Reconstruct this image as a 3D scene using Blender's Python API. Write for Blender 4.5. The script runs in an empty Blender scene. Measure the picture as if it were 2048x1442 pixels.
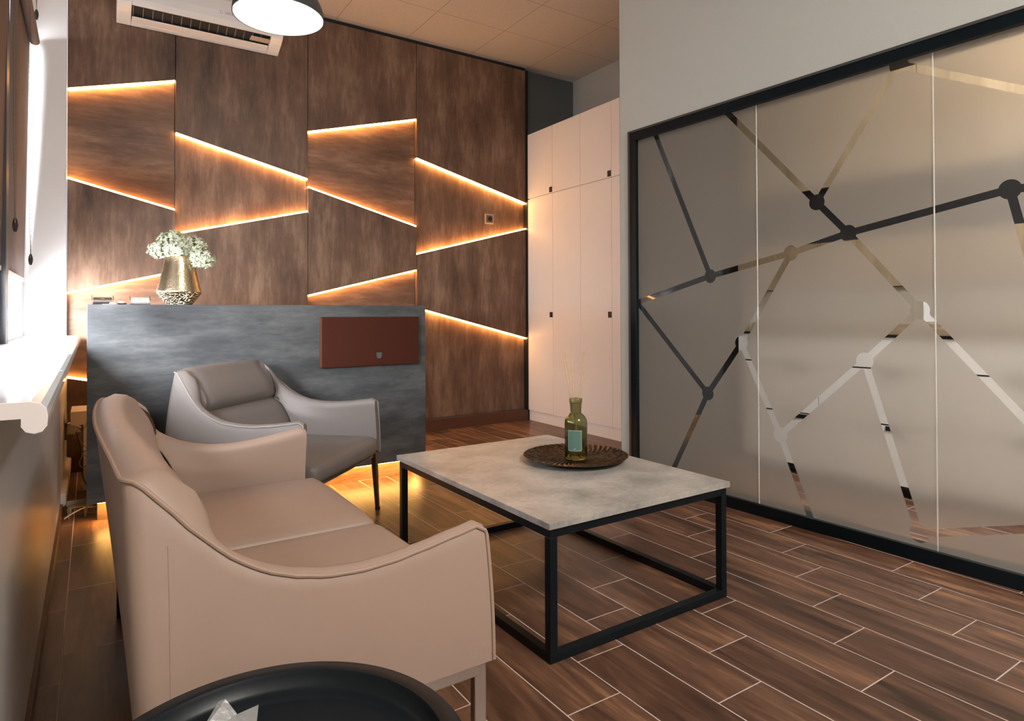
import bpy, bmesh, math, random
from mathutils import Vector, Matrix
random.seed(7)
S = bpy.context.scene
COL = S.collection
PI = math.pi

# ------------------------------------------------------------------ camera
F_PX, CY_PX, YAW, PIT, ROL, CAM_H = 1275.1, 613.62, 0.58344456, 0.01036958, -0.00369687, 1.10
def make_camera():
    cy, sy = math.cos(YAW), math.sin(YAW); cp, sp = math.cos(PIT), math.sin(PIT)
    f = Vector((sy*cp, cy*cp, sp)); r = Vector((cy, -sy, 0)); u = r.cross(f)
    cr, sr = math.cos(ROL), math.sin(ROL)
    r2 = cr*r + sr*u; u2 = -sr*r + cr*u
    m = Matrix(((r2.x, u2.x, -f.x, 0), (r2.y, u2.y, -f.y, 0), (r2.z, u2.z, -f.z, CAM_H), (0, 0, 0, 1)))
    cd = bpy.data.cameras.new('camera'); co = bpy.data.objects.new('camera', cd); COL.objects.link(co)
    cd.sensor_fit = 'HORIZONTAL'; cd.sensor_width = 36.0; cd.lens = F_PX/2048*36
    cd.shift_y = (CY_PX-721)/2048; cd.clip_start = 0.02; cd.clip_end = 100
    co.matrix_world = m
    S.camera = co
make_camera()

# ------------------------------------------------------------------ light, world, exposure
S.view_settings.view_transform = 'Standard'; S.view_settings.look = 'None'
S.view_settings.gamma = 1.0; S.view_settings.use_curve_mapping = False
S.view_settings.exposure = 0.42
W = bpy.data.worlds.new('world'); S.world = W; W.use_nodes = True
bg = W.node_tree.nodes['Background']; bg.inputs[0].default_value = (0.93, 0.955, 1.0, 1); 
# hazy bright daylight, strongest low in the sky beyond the windows, on the camera's side
_nt = W.node_tree; _tc = _nt.nodes.new('ShaderNodeTexCoord'); _dp = _nt.nodes.new('ShaderNodeVectorMath'); _dp.operation = 'DOT_PRODUCT'
_L = Vector((-.44, -.87, .20)).normalized(); _dp.inputs[1].default_value = _L; _nt.links.new(_tc.outputs['Generated'], _dp.inputs[0])
_mx = _nt.nodes.new('ShaderNodeMath'); _mx.operation = 'MAXIMUM'; _mx.inputs[1].default_value = 0.0; _nt.links.new(_dp.outputs['Value'], _mx.inputs[0])
_pw = _nt.nodes.new('ShaderNodeMath'); _pw.operation = 'POWER'; _pw.inputs[1].default_value = 9.0; _nt.links.new(_mx.outputs[0], _pw.inputs[0])
_ma = _nt.nodes.new('ShaderNodeMath'); _ma.operation = 'MULTIPLY_ADD'; _ma.inputs[1].default_value = 155.0; _ma.inputs[2].default_value = 9.0
_nt.links.new(_pw.outputs[0], _ma.inputs[0]); _nt.links.new(_ma.outputs[0], bg.inputs[1])
def area(name, loc, rot, sx, sy, energy=0, color=(1, 1, 1), portal=False, spread=PI):
    l = bpy.data.lights.new(name, 'AREA'); l.shape = 'RECTANGLE'; l.size = sx; l.size_y = sy
    l.energy = energy; l.color = color; l.spread = spread
    if portal: l.cycles.is_portal = True
    o = bpy.data.objects.new(name, l); COL.objects.link(o); o.location = loc; o.rotation_euler = rot
    return o
area('daylight_portal_left', (-.42, 3.4, 2.05), (0, -PI/2, 0), 2.2, 4.0, 1, portal=True)
area('office_fill_light', (3.35, 0.1, 3.2), (0, math.radians(-38), 0), .5, 1.8, 170, (1.0, .97, .92))  # added lamp, aimed at the wall unit to brighten the frosted glass
area('room_fill_light', (1.5, -1.6, 3.58), (math.radians(28), 0, 0), 1.4, 1.0, 225, (1.0, .945, .865))  # unseen fill lamp added behind the camera to brighten sofa and room
LED_COL = (1.0, .47, .13); LED_STR = 20.0

# ------------------------------------------------------------------ materials
def new_mat(name):
    m = bpy.data.materials.new(name); m.use_nodes = True
    nt = m.node_tree
    return m, nt, nt.nodes['Principled BSDF'], nt.nodes['Material Output']
def N(nt, t, **kw):
    n = nt.nodes.new(t)
    for k, v in kw.items(): setattr(n, k, v)
    return n
def simple(name, col, rough=.5, metal=0, spec=.5, bump=0, bscale=40, var=0, coat=0, trans=0, ior=1.45, emis=None, estr=0, alpha=1):
    m, nt, b, out = new_mat(name)
    b.inputs['Base Color'].default_value = (*col, 1); b.inputs['Roughness'].default_value = rough
    b.inputs['Metallic'].default_value = metal; b.inputs['Specular IOR Level'].default_value = spec
    b.inputs['Coat Weight'].default_value = coat; b.inputs['Transmission Weight'].default_value = trans
    b.inputs['IOR'].default_value = ior; b.inputs['Alpha'].default_value = alpha
    if emis: b.inputs['Emission Color'].default_value = (*emis, 1); b.inputs['Emission Strength'].default_value = estr
    tc = N(nt, 'ShaderNodeTexCoord')
    nz = N(nt, 'ShaderNodeTexNoise'); nz.inputs['Scale'].default_value = bscale; nz.inputs['Detail'].default_value = 4
    nt.links.new(tc.outputs['Object'], nz.inputs['Vector'])
    if bump:
        bp = N(nt, 'ShaderNodeBump'); bp.inputs['Strength'].default_value = bump; bp.inputs['Distance'].default_value = .01
        nt.links.new(nz.outputs[0], bp.inputs['Height']); nt.links.new(bp.outputs[0], b.inputs['Normal'])
    if var:
        mx = N(nt, 'ShaderNodeMix', data_type='RGBA')
        mx.inputs[6].default_value = (*[c*(1-var) for c in col], 1); mx.inputs[7].default_value = (*[min(1, c*(1+var)) for c in col], 1)
        nt.links.new(nz.outputs[0], mx.inputs[0]); nt.links.new(mx.outputs[2], b.inputs['Base Color'])
    return m
def streaky(name, dark, mid, light, stretch, rough=.45, fine=1.0, seed=0.0, spec=.4, bump=.05):
    """laminate board: cloudy tone plus streaks along one axis; stretch = scale per axis (small = along the streak)"""
    m, nt, b, out = new_mat(name)
    geo = N(nt, 'ShaderNodeNewGeometry')
    mp = N(nt, 'ShaderNodeMapping'); mp.inputs['Scale'].default_value = stretch; mp.inputs['Location'].default_value = (seed, seed*1.7, seed*.6)
    nt.links.new(geo.outputs['Position'], mp.inputs['Vector'])
    n1 = N(nt, 'ShaderNodeTexNoise'); n1.inputs['Scale'].default_value = 1.0; n1.inputs['Detail'].default_value = 8; n1.inputs['Roughness'].default_value = .68
    n2 = N(nt, 'ShaderNodeTexNoise'); n2.inputs['Scale'].default_value = 2.4; n2.inputs['Detail'].default_value = 5
    n3 = N(nt, 'ShaderNodeTexNoise'); n3.inputs['Scale'].default_value = 6.0*fine; n3.inputs['Detail'].default_value = 8; n3.inputs['Roughness'].default_value = .75
    nt.links.new(mp.outputs[0], n1.inputs['Vector']); nt.links.new(geo.outputs['Position'], n2.inputs['Vector']); nt.links.new(mp.outputs[0], n3.inputs['Vector'])
    a = N(nt, 'ShaderNodeMath', operation='MULTIPLY_ADD'); a.inputs[1].default_value = .5
    nt.links.new(n1.outputs[0], a.inputs[0])
    c = N(nt, 'ShaderNodeMath', operation='MULTIPLY'); c.inputs[1].default_value = .25; nt.links.new(n2.outputs[0], c.inputs[0]); nt.links.new(c.outputs[0], a.inputs[2])
    d = N(nt, 'ShaderNodeMath', operation='MULTIPLY_ADD'); d.inputs[1].default_value = .25; nt.links.new(n3.outputs[0], d.inputs[0]); nt.links.new(a.outputs[0], d.inputs[2])
    r = N(nt, 'ShaderNodeValToRGB'); e = r.color_ramp.elements
    e[0].position = .36; e[0].color = (*dark, 1); e[1].position = .64; e[1].color = (*light, 1)
    x = e.new(.5); x.color = (*mid, 1)
    nt.links.new(d.outputs[0], r.inputs[0]); nt.links.new(r.outputs[0], b.inputs['Base Color'])
    b.inputs['Roughness'].default_value = rough; b.inputs['Specular IOR Level'].default_value = spec
    bp = N(nt, 'ShaderNodeBump'); bp.inputs['Strength'].default_value = bump; bp.inputs['Distance'].default_value = .004
    nt.links.new(d.outputs[0], bp.inputs['Height']); nt.links.new(bp.outputs[0], b.inputs['Normal'])
    return m

WD, WM, WL = (.050, .025, .015), (.148, .079, .048), (.29, .178, .118)
M = {}
M['panel_v'] = streaky('brown_laminate_upright', WD, WM, WL, (6.5, 6.5, 1.2))
M['panel_h'] = streaky('brown_laminate_level', WD, WM, WL, (1.2, 6.5, 6.5), seed=3.3)
M['desk'] = streaky('slate_laminate', (.018, .020, .022), (.048, .051, .054), (.106, .108, .110), (1.5, 7, 7), rough=.30, seed=8.1, spec=.5)
M['desk_wood'] = streaky('brown_plinth_board', WD, (.2, .12, .07), WL, (1.2, 9, 9), seed=5.5)
M['skirt'] = simple('red_brown_skirting', (.10, .038, .018), .4, var=.2, bscale=6)
M['oak'] = streaky('pale_oak_veneer', (.20, .14, .085), (.30, .22, .14), (.40, .30, .20), (9, 9, .9), rough=.5)
M['white_lam'] = simple('white_laminate', (.86, .83, .81), .38)
M['white_gloss'] = simple('white_plastic', (.80, .80, .81), .3)
M['black_pull'] = simple('black_pull', (.012, .012, .013), .4)
M['wall_grey'] = simple('grey_plaster', (.45, .462, .435), .8, bump=.12, bscale=180, var=.04)
M['wall_dark'] = simple('dark_grey_plaster', (.13, .15, .155), .85, bump=.1, bscale=150, var=.06)
M['wall_black'] = simple('charcoal_wall_paint', (.035, .036, .038), .9, spec=.1)
M['wall_low'] = simple('taupe_wall_paint', (.58, .55, .52), .38, var=.06, bscale=3, bump=.03)
M['wall_white'] = simple('white_plaster', (.86, .86, .87), .6, var=.02, bscale=5)
M['sill'] = simple('white_composite_sill', (.88, .88, .89), .16, coat=.3)
M['sill_cut'] = simple('sill_cut_edge', (.72, .66, .65), .6)
M['black_metal'] = simple('black_powder_coat', (.003, .006, .009), .42, spec=.3, bump=.03, bscale=300)
M['frame_black'] = simple('black_aluminium', (.002, .006, .009), .35, spec=.25)
M['frame_grey'] = simple('dark_anodised_edge', (.05, .05, .048), .4)
M['chrome'] = simple('brushed_steel', (.80, .76, .72), .30, 1)
M['chrome_dark'] = simple('bronze_steel', (.30, .22, .17), .3, 1)
M['leather'] = simple('taupe_leather', (.315, .222, .178), .45, spec=.38, bump=.22, bscale=7, var=.03)
M['leather_edge'] = simple('taupe_leather_piping', (.33, .23, .18), .6, spec=.25, bump=.05, bscale=60)
M['leather_dim'] = simple('taupe_leather_dimmed', (.155, .134, .124), .48, spec=.4, bump=.30, bscale=8, var=.04)  # sofa's leather toned darker and greyer for the armchair's dim cool light
M['leather_dim_edge'] = simple('taupe_piping_dimmed', (.23, .205, .195), .5, spec=.3)  # same dim cool light toned into the armchair piping
M['under'] = simple('black_underside_cloth', (.015, .014, .013), .9)
M['rust'] = simple('rust_red_board', (.045, .0095, .004), .7, spec=.2, bump=.05, bscale=120, var=.08)
M['mark_grey'] = simple('slate_blue_mark', (.055, .065, .07), .6)
M['seam'] = simple('pale_seal', (.60, .60, .56), .3)
M['window_grey'] = simple('grey_window_profile', (.36, .37, .40), .35)
M['window_dark'] = simple('dark_window_gasket', (.035, .037, .045), .4)
M['led'] = simple('led_diffuser', (.9, .9, .9), .5, emis=LED_COL, estr=LED_STR)
M['led_soft'] = simple('led_diffuser_under_desk', (.9, .9, .9), .5, emis=(1.0, .50, .12), estr=LED_STR*1.9)
M['lamp_out'] = simple('dark_grey_lamp_metal', (.055, .057, .06), .45, bump=.04, bscale=200)
M['lamp_in'] = simple('lamp_white_enamel', (.9, .9, .88), .5)
M['lamp_glow'] = simple('lamp_diffuser', (.95, .95, .95), .5, emis=(1.0, .97, .95), estr=1.3)
M['tray_side'] = simple('black_tray_paint', (.004, .007, .010), .38, spec=.3, bump=.02, bscale=300)
M['black_rubber'] = simple('black_rubber', (.01, .01, .01), .7)
M['dark_void'] = simple('vent_dark', (.03, .028, .026), .8)
M['vane'] = simple('grey_vane', (.30, .29, .26), .5)
M['grey_print'] = simple('grey_print', (.35, .35, .36), .5)
M['green_print'] = simple('green_display', (.35, .45, .2), .5)
M['red_print'] = simple('red_sensor', (.16, .02, .04), .2)
M['petal'] = simple('pale_green_petal', (.56, .59, .44), .8, spec=.2, var=.35, bscale=60)
M['floret_shade'] = simple('dull_green_floret_core', (.16, .19, .08), .9, spec=.1)
M['stem'] = simple('olive_stem', (.14, .17, .06), .7)
M['reed'] = simple('rattan_reed', (.58, .40, .22), .8)
M['label'] = simple('sage_label', (.085, .165, .135), .7)
M['label_edge'] = simple('label_border', (.35, .42, .38), .6)
M['cap'] = simple('olive_gold_cap', (.17, .14, .055), .38, .5)
M['stone'] = simple('white_pebble', (.7, .66, .6), .5)
M['socket_brown'] = simple('taupe_socket', (.10, .075, .055), .45)
M['socket_edge'] = simple('taupe_socket_edge', (.36, .25, .17), .4)
M['cable_black'] = simple('black_cable', (.012, .012, .012), .5)
M['cable_grey'] = simple('grey_cable', (.20, .17, .14), .5)
M['niche'] = simple('greige_niche_board', (.36, .31, .25), .6)
M['plug'] = simple('cream_plug', (.62, .53, .45), .4)
M['cream'] = simple('cream_shelf_board', (.62, .50, .42), .5)
M['trunk'] = simple('beige_cable_trunking', (.55, .46, .38), .5)
M['card_dark'] = simple('dark_card_stack', (.06, .045, .04), .6)
M['card_light'] = simple('white_card_stack', (.75, .72, .68), .6)
M['gold'] = simple('gold_foil', (.45, .30, .08), .35, .8)
M['twine'] = simple('beige_twine', (.45, .36, .26), .9)

def glass_mat(name, col, rough=0.0, ior=1.45):
    m, nt, b, out = new_mat(name)
    b.inputs['Base Color'].default_value = (*col, 1); b.inputs['Transmission Weight'].default_value = 1
    b.inputs['Roughness'].default_value = rough; b.inputs['IOR'].default_value = ior
    return m
M['acrylic'] = glass_mat('clear_acrylic', (.97, .97, .97), .02)
M['bottle'] = glass_mat('olive_glass', (.50, .56, .33), .02)
M['liquid'] = glass_mat('olive_liquid', (.55, .52, .16), 0, 1.33)
def schlick(nt, f0=.08):
    g = N(nt, 'ShaderNodeNewGeometry'); d = N(nt, 'ShaderNodeVectorMath', operation='DOT_PRODUCT')
    nt.links.new(g.outputs['Incoming'], d.inputs[0]); nt.links.new(g.outputs['Normal'], d.inputs[1])
    a = N(nt, 'ShaderNodeMath', operation='ABSOLUTE'); nt.links.new(d.outputs['Value'], a.inputs[0])
    b = N(nt, 'ShaderNodeMath', operation='SUBTRACT'); b.inputs[0].default_value = 1; nt.links.new(a.outputs[0], b.inputs[1])
    c = N(nt, 'ShaderNodeMath', operation='POWER'); c.inputs[1].default_value = 5; nt.links.new(b.outputs[0], c.inputs[0])
    m = N(nt, 'ShaderNodeMath', operation='MULTIPLY_ADD'); m.inputs[1].default_value = 1-f0; m.inputs[2].default_value = f0; nt.links.new(c.outputs[0], m.inputs[0])
    return m.outputs[0]
def thin_glass(name, tint=(1, 1, 1), refl=.08):
    m, nt, b, out = new_mat(name); nt.nodes.remove(b)
    t = N(nt, 'ShaderNodeBsdfTransparent'); t.inputs[0].default_value = (*tint, 1)
    g = N(nt, 'ShaderNodeBsdfGlossy'); g.inputs['Roughness'].default_value = 0.0
    mx = N(nt, 'ShaderNodeMixShader'); nt.links.new(schlick(nt, .04), mx.inputs[0]); nt.links.new(t.outputs[0], mx.inputs[1]); nt.links.new(g.outputs[0], mx.inputs[2])
    nt.links.new(mx.outputs[0], out.inputs[0])
    return m
M['window_glass'] = thin_glass('window_glass')
M['film'] = simple('clear_crinkled_film', (.8, .8, .8), .25, trans=.6, bump=.3, bscale=60, alpha=.6)

def blind_mat():
    m, nt, b, out = new_mat('brown_blind_fabric')
    b.inputs['Base Color'].default_value = (.16, .122, .105, 1); b.inputs['Roughness'].default_value = .9
    tr = N(nt, 'ShaderNodeBsdfTranslucent'); tr.inputs[0].default_value = (.30, .245, .225, 1)
    ms = N(nt, 'ShaderNodeMixShader'); ms.inputs[0].default_value = .035
    nt.links.new(b.outputs[0], ms.inputs[1]); nt.links.new(tr.outputs[0], ms.inputs[2]); nt.links.new(ms.outputs[0], out.inputs[0])
    return m
M['blind'] = blind_mat()

def vase_mat():
    m, nt, b, out = new_mat('hammered_champagne_metal')
    b.inputs['Base Color'].default_value = (.62, .50, .33, 1); b.inputs['Metallic'].default_value = 1; b.inputs['Roughness'].default_value = .27
    tc = N(nt, 'ShaderNodeTexCoord'); sp = N(nt, 'ShaderNodeSeparateXYZ'); nt.links.new(tc.outputs['Object'], sp.inputs[0])
    v = N(nt, 'ShaderNodeTexVoronoi'); v.inputs['Scale'].default_value = 95; nt.links.new(tc.outputs['Object'], v.inputs['Vector'])
    lt = N(nt, 'ShaderNodeMath', operation='LESS_THAN'); lt.inputs[1].default_value = .074; nt.links.new(sp.outputs[2], lt.inputs[0])
    st = N(nt, 'ShaderNodeMath', operation='MULTIPLY_ADD'); st.inputs[1].default_value = .8; st.inputs[2].default_value = .06; nt.links.new(lt.outputs[0], st.inputs[0])
    bp = N(nt, 'ShaderNodeBump'); bp.inputs['Distance'].default_value = .02; nt.links.new(st.outputs[0], bp.inputs['Strength']); nt.links.new(v.outputs[0], bp.inputs['Height'])
    nt.links.new(bp.outputs[0], b.inputs['Normal'])
    return m
M['vase'] = vase_mat()

def tray_mat():
    m, nt, b, out = new_mat('rubbed_bronze')
    b.inputs['Metallic'].default_value = 1; b.inputs['Roughness'].default_value = .36
    tc = N(nt, 'ShaderNodeTexCoord'); nz = N(nt, 'ShaderNodeTexNoise'); nz.inputs['Scale'].default_value = 55; nz.inputs['Detail'].default_value = 6
    nt.links.new(tc.outputs['Object'], nz.inputs['Vector'])
    r = N(nt, 'ShaderNodeValToRGB'); r.color_ramp.elements[0].position = .35; r.color_ramp.elements[0].color = (.045, .030, .022, 1)
    r.color_ramp.elements[1].position = .75; r.color_ramp.elements[1].color = (.26, .17, .11, 1)
    nt.links.new(nz.outputs[0], r.inputs[0]); nt.links.new(r.outputs[0], b.inputs['Base Color'])
    return m
M['tray'] = tray_mat()

def concrete_mat():
    m, nt, b, out = new_mat('pale_concrete_laminate')
    tc = N(nt, 'ShaderNodeTexCoord')
    n1 = N(nt, 'ShaderNodeTexNoise'); n1.inputs['Scale'].default_value = 4.5; n1.inputs['Detail'].default_value = 9; n1.inputs['Roughness'].default_value = .62
    n2 = N(nt, 'ShaderNodeTexNoise'); n2.inputs['Scale'].default_value = 60; n2.inputs['Detail'].default_value = 5
    nt.links.new(tc.outputs['Object'], n1.inputs['Vector']); nt.links.new(tc.outputs['Object'], n2.inputs['Vector'])
    a = N(nt, 'ShaderNodeMath', operation='MULTIPLY_ADD'); a.inputs[1].default_value = .75; nt.links.new(n1.outputs[0], a.inputs[0])
    c = N(nt, 'ShaderNodeMath', operation='MULTIPLY'); c.inputs[1].default_value = .25; nt.links.new(n2.outputs[0], c.inputs[0]); nt.links.new(c.outputs[0], a.inputs[2])
    r = N(nt, 'ShaderNodeValToRGB'); e = r.color_ramp.elements
    e[0].position = .36; e[0].color = (.23, .22, .20, 1); e[1].position = .66; e[1].color = (.50, .465, .43, 1)
    nt.links.new(a.outputs[0], r.inputs[0]); nt.links.new(r.outputs[0], b.inputs['Base Color'])
    b.inputs['Roughness'].default_value = .34
    return m
M['concrete'] = concrete_mat()
M['concrete_edge'] = simple('concrete_edge_band', (.52, .50, .47), .5, var=.25, bscale=70)

def floor_mat():
    m, nt, b, out = new_mat('wood_look_porcelain_tile')
    L = nt.links.new
    geo = N(nt, 'ShaderNodeNewGeometry'); sp = N(nt, 'ShaderNodeSeparateXYZ'); L(geo.outputs['Position'], sp.inputs[0])
    def mth(op, a, bb=None, c=None):
        n = N(nt, 'ShaderNodeMath', operation=op)
        for i, v in enumerate((a, bb, c)):
            if v is None: continue
            if isinstance(v, (int, float)): n.inputs[i].default_value = v
            else: L(v, n.inputs[i])
        return n.outputs[0]
    u = mth('DIVIDE', mth('SUBTRACT', sp.outputs[0], 1.283), .194)
    k = mth('FLOOR', u); fu = mth('SUBTRACT', u, k)
    v = mth('DIVIDE', mth('SUBTRACT', mth('SUBTRACT', sp.outputs[1], .997), mth('MULTIPLY', mth('SUBTRACT', k, 3.0), .1925)), .5775)
    kv = mth('FLOOR', v); fv = mth('SUBTRACT', v, kv)
    gu = mth('LESS_THAN', mth('MINIMUM', fu, mth('SUBTRACT', 1.0, fu)), .0018/.194)
    gv = mth('LESS_THAN', mth('MINIMUM', fv, mth('SUBTRACT', 1.0, fv)), .0018/.5775)
    g = mth('MAXIMUM', gu, gv)
    cb = N(nt, 'ShaderNodeCombineXYZ'); L(k, cb.inputs[0]); L(kv, cb.inputs[1])
    wn = N(nt, 'ShaderNodeTexWhiteNoise', noise_dimensions='3D'); L(cb.outputs[0], wn.inputs['Vector'])
    # grain, shifted per tile
    off = N(nt, 'ShaderNodeVectorMath', operation='MULTIPLY_ADD'); off.inputs[1].default_value = (7, 11, 13); L(wn.outputs[1], off.inputs[0])
    mp = N(nt, 'ShaderNodeMapping'); mp.inputs['Scale'].default_value = (15, 1.7, 1); L(geo.outputs['Position'], mp.inputs['Vector']); L(mp.outputs[0], off.inputs[2])
    n1 = N(nt, 'ShaderNodeTexNoise'); n1.inputs['Scale'].default_value = .8; n1.inputs['Detail'].default_value = 7; n1.inputs['Roughness'].default_value = .6; n1.inputs['Distortion'].default_value = .5
    L(off.outputs[0], n1.inputs['Vector'])
    n2 = N(nt, 'ShaderNodeTexNoise'); n2.inputs['Scale'].default_value = 4.5; n2.inputs['Detail'].default_value = 6; L(off.outputs[0], n2.inputs['Vector'])
    t = mth('ADD', mth('MULTIPLY', n1.outputs[0], .8), mth('MULTIPLY', n2.outputs[0], .2))
    t = mth('ADD', t, mth('MULTIPLY', mth('SUBTRACT', wn.outputs[0], .5), .10))
    r = N(nt, 'ShaderNodeValToRGB'); e = r.color_ramp.elements
    e[0].position = .34; e[0].color = (.030, .015, .010, 1); e[1].position = .66; e[1].color = (.29, .148, .080, 1)
    x = e.new(.47); x.color = (.088, .042, .026, 1); x = e.new(.57); x.color = (.150, .075, .045, 1)
    L(t, r.inputs[0])
    mx = N(nt, 'ShaderNodeMix', data_type='RGBA'); L(g, mx.inputs[0]); L(r.outputs[0], mx.inputs[6]); mx.inputs[7].default_value = (.55, .47, .43, 1)
    L(mx.outputs[2], b.inputs['Base Color'])
    ro = mth('ADD', mth('MULTIPLY', g, .4), .36); L(ro, b.inputs['Roughness'])
    bp = N(nt, 'ShaderNodeBump'); bp.inputs['Strength'].default_value = .5; bp.inputs['Distance'].default_value = .0012
    h = mth('SUBTRACT', mth('MULTIPLY', n2.outputs[0], .25), g); L(h, bp.inputs['Height']); L(bp.outputs[0], b.inputs['Normal'])
    return m
M['floor'] = floor_mat()

def ceiling_mat():
    m, nt, b, out = new_mat('mineral_ceiling_tile')
    L = nt.links.new
    geo = N(nt, 'ShaderNodeNewGeometry'); sp = N(nt, 'ShaderNodeSeparateXYZ'); L(geo.outputs['Position'], sp.inputs[0])
    def mth(op, a, bb=None):
        n = N(nt, 'ShaderNodeMath', operation=op)
        for i, v in enumerate((a, bb)):
            if v is None: continue
            if isinstance(v, (int, float)): n.inputs[i].default_value = v
            else: L(v, n.inputs[i])
        return n.outputs[0]
    def line(s, o, p):
        u = mth('DIVIDE', mth('SUBTRACT', s, o), p); f = mth('SUBTRACT', u, mth('FLOOR', u))
        return mth('LESS_THAN', mth('MINIMUM', f, mth('SUBTRACT', 1.0, f)), .0028/p)
    g = mth('MAXIMUM', line(sp.outputs[0], 3.108, .674), line(sp.outputs[1], 4.81, .5735))
    nz = N(nt, 'ShaderNodeTexNoise'); nz.inputs['Scale'].default_value = 90; nz.inputs['Detail'].default_value = 3; L(geo.outputs['Position'], nz.inputs['Vector'])
    r = N(nt, 'ShaderNodeValToRGB'); e = r.color_ramp.elements
    e[0].position = .3; e[0].color = (.50, .44, .38, 1); e[1].position = .8; e[1].color = (.72, .66, .60, 1); x = e.new(.66); x.color = (.54, .48, .42, 1)
    L(nz.outputs[0], r.inputs[0])
    mx = N(nt, 'ShaderNodeMix', data_type='RGBA'); L(g, mx.inputs[0]); L(r.outputs[0], mx.inputs[6]); mx.inputs[7].default_value = (.26, .215, .18, 1)
    L(mx.outputs[2], b.inputs['Base Color']); b.inputs['Roughness'].default_value = .9
    bp = N(nt, 'ShaderNodeBump'); bp.inputs['Strength'].default_value = .3; bp.inputs['Distance'].default_value = .002
    L(nz.outputs[0], bp.inputs['Height']); L(bp.outputs[0], b.inputs['Normal'])
    return m
M['ceiling'] = ceiling_mat()

NODES = dict(A=(.717, 1.314), B=(1.363, 1.654), C=(1.518, 1.482), D=(2.162, 1.591), E=(1.221, 1.409), F=(1.830, 1.108),
             G=(.922, .930), H=(1.590, .869), I=(1.153, .454), J=(.694, .626), K=(1.752, 2.225), L=(1.817, .118),
             a=(.278, 2.30), b=(.10, 1.16), c=(.790, 2.30), d=(2.75, 1.70), e=(2.72, 1.70), f=(2.30, .95), g=(.08, 1.23), h=(.395, .06),
             i=(2.60, .21), j=(1.34, 0.0), k=(2.85, .45), l=(2.95, 1.30), m=(3.3, 1.55), n=(3.2, .75))
LINKS = ['aA', 'bA', 'AE', 'EC', 'CD', 'cB', 'BC', 'BK', 'Ke', 'CF', 'EG', 'GJ', 'Jh', 'Jg', 'GI', 'IH', 'HF', 'Fi', 'HL', 'Ij', 'Lk', 'Df', 'Dm', 'dn', 'nk', 'fn']
DISKS = 'ABCDEFGHIJKL'
def frosted_mat():
    """clear glass with a frosted film; the film is cut away along the strips and dots of the pattern"""
    m, nt, b, out = new_mat('frosted_film_on_glass'); nt.nodes.remove(b)
    L = nt.links.new
    tc = N(nt, 'ShaderNodeTexCoord'); sp = N(nt, 'ShaderNodeSeparateXYZ'); L(tc.outputs['Object'], sp.inputs[0])
    P = N(nt, 'ShaderNodeCombineXYZ'); L(sp.outputs[0], P.inputs[0]); L(sp.outputs[2], P.inputs[1])
    def mth(op, *a, clamp=False):
        n = N(nt, 'ShaderNodeMath', operation=op); n.use_clamp = clamp
        for i, v in enumerate(a):
            if isinstance(v, (int, float)): n.inputs[i].default_value = v
            else: L(v, n.inputs[i])
        return n.outputs[0]
    cur = None
    def join(d):
        nonlocal cur
        cur = d if cur is None else mth('MINIMUM', cur, d)
    for s in LINKS:
        A = NODES[s[0]]; B = NODES[s[1]]
        dx, dy = B[0]-A[0], B[1]-A[1]; l2 = dx*dx+dy*dy
        v1 = N(nt, 'ShaderNodeVectorMath', operation='SUBTRACT'); L(P.outputs[0], v1.inputs[0]); v1.inputs[1].default_value = (A[0], A[1], 0)
        dt = N(nt, 'ShaderNodeVectorMath', operation='DOT_PRODUCT'); L(v1.outputs[0], dt.inputs[0]); dt.inputs[1].default_value = (dx/l2, dy/l2, 0)
        t = mth('ADD', dt.outputs['Value'], 0.0, clamp=True)
        v2 = N(nt, 'ShaderNodeVectorMath', operation='SCALE'); v2.inputs[0].default_value = (dx, dy, 0); L(t, v2.inputs['Scale'])
        ds = N(nt, 'ShaderNodeVectorMath', operation='DISTANCE'); L(v1.outputs[0], ds.inputs[0]); L(v2.outputs[0], ds.inputs[1])
        join(mth('SUBTRACT', ds.outputs['Value'], .0165))
    for c in DISKS:
        ds = N(nt, 'ShaderNodeVectorMath', operation='DISTANCE'); L(P.outputs[0], ds.inputs[0]); ds.inputs[1].default_value = (*NODES[c], 0)
        join(mth('SUBTRACT', ds.outputs['Value'], .040))
    clear = mth('LESS_THAN', cur, 0.0)
    tr = N(nt, 'ShaderNodeBsdfTransparent'); tr.inputs[0].default_value = (.93, .95, .94, 1)
    gl = N(nt, 'ShaderNodeBsdfGlossy'); gl.inputs['Roughness'].default_value = 0
    m1 = N(nt, 'ShaderNodeMixShader'); L(schlick(nt, .045), m1.inputs[0]); L(tr.outputs[0], m1.inputs[1]); L(gl.outputs[0], m1.inputs[2])
    rf = N(nt, 'ShaderNodeBsdfRefraction'); rf.inputs['IOR'].default_value = 1.08; rf.inputs['Roughness'].default_value = .8; rf.inputs[0].default_value = (.80, .78, .73, 1)
    tl = N(nt, 'ShaderNodeBsdfTranslucent'); tl.inputs[0].default_value = (.60, .57, .52, 1)
    df = N(nt, 'ShaderNodeBsdfDiffuse'); df.inputs[0].default_value = (.44, .41, .37, 1)
    a1 = N(nt, 'ShaderNodeMixShader'); a1.inputs[0].default_value = .35; L(rf.outputs[0], a1.inputs[1]); L(tl.outputs[0], a1.inputs[2])
    a2 = N(nt, 'ShaderNodeMixShader'); a2.inputs[0].default_value = .30; L(a1.outputs[0], a2.inputs[1]); L(df.outputs[0], a2.inputs[2])
    g2 = N(nt, 'ShaderNodeBsdfGlossy'); g2.inputs['Roughness'].default_value = .22
    a3 = N(nt, 'ShaderNodeMixShader'); a3.inputs[0].default_value = .008; L(a2.outputs[0], a3.inputs[1]); L(g2.outputs[0], a3.inputs[2])
    fin = N(nt, 'ShaderNodeMixShader'); L(clear, fin.inputs[0]); L(a3.outputs[0], fin.inputs[1]); L(m1.outputs[0], fin.inputs[2])
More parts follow.
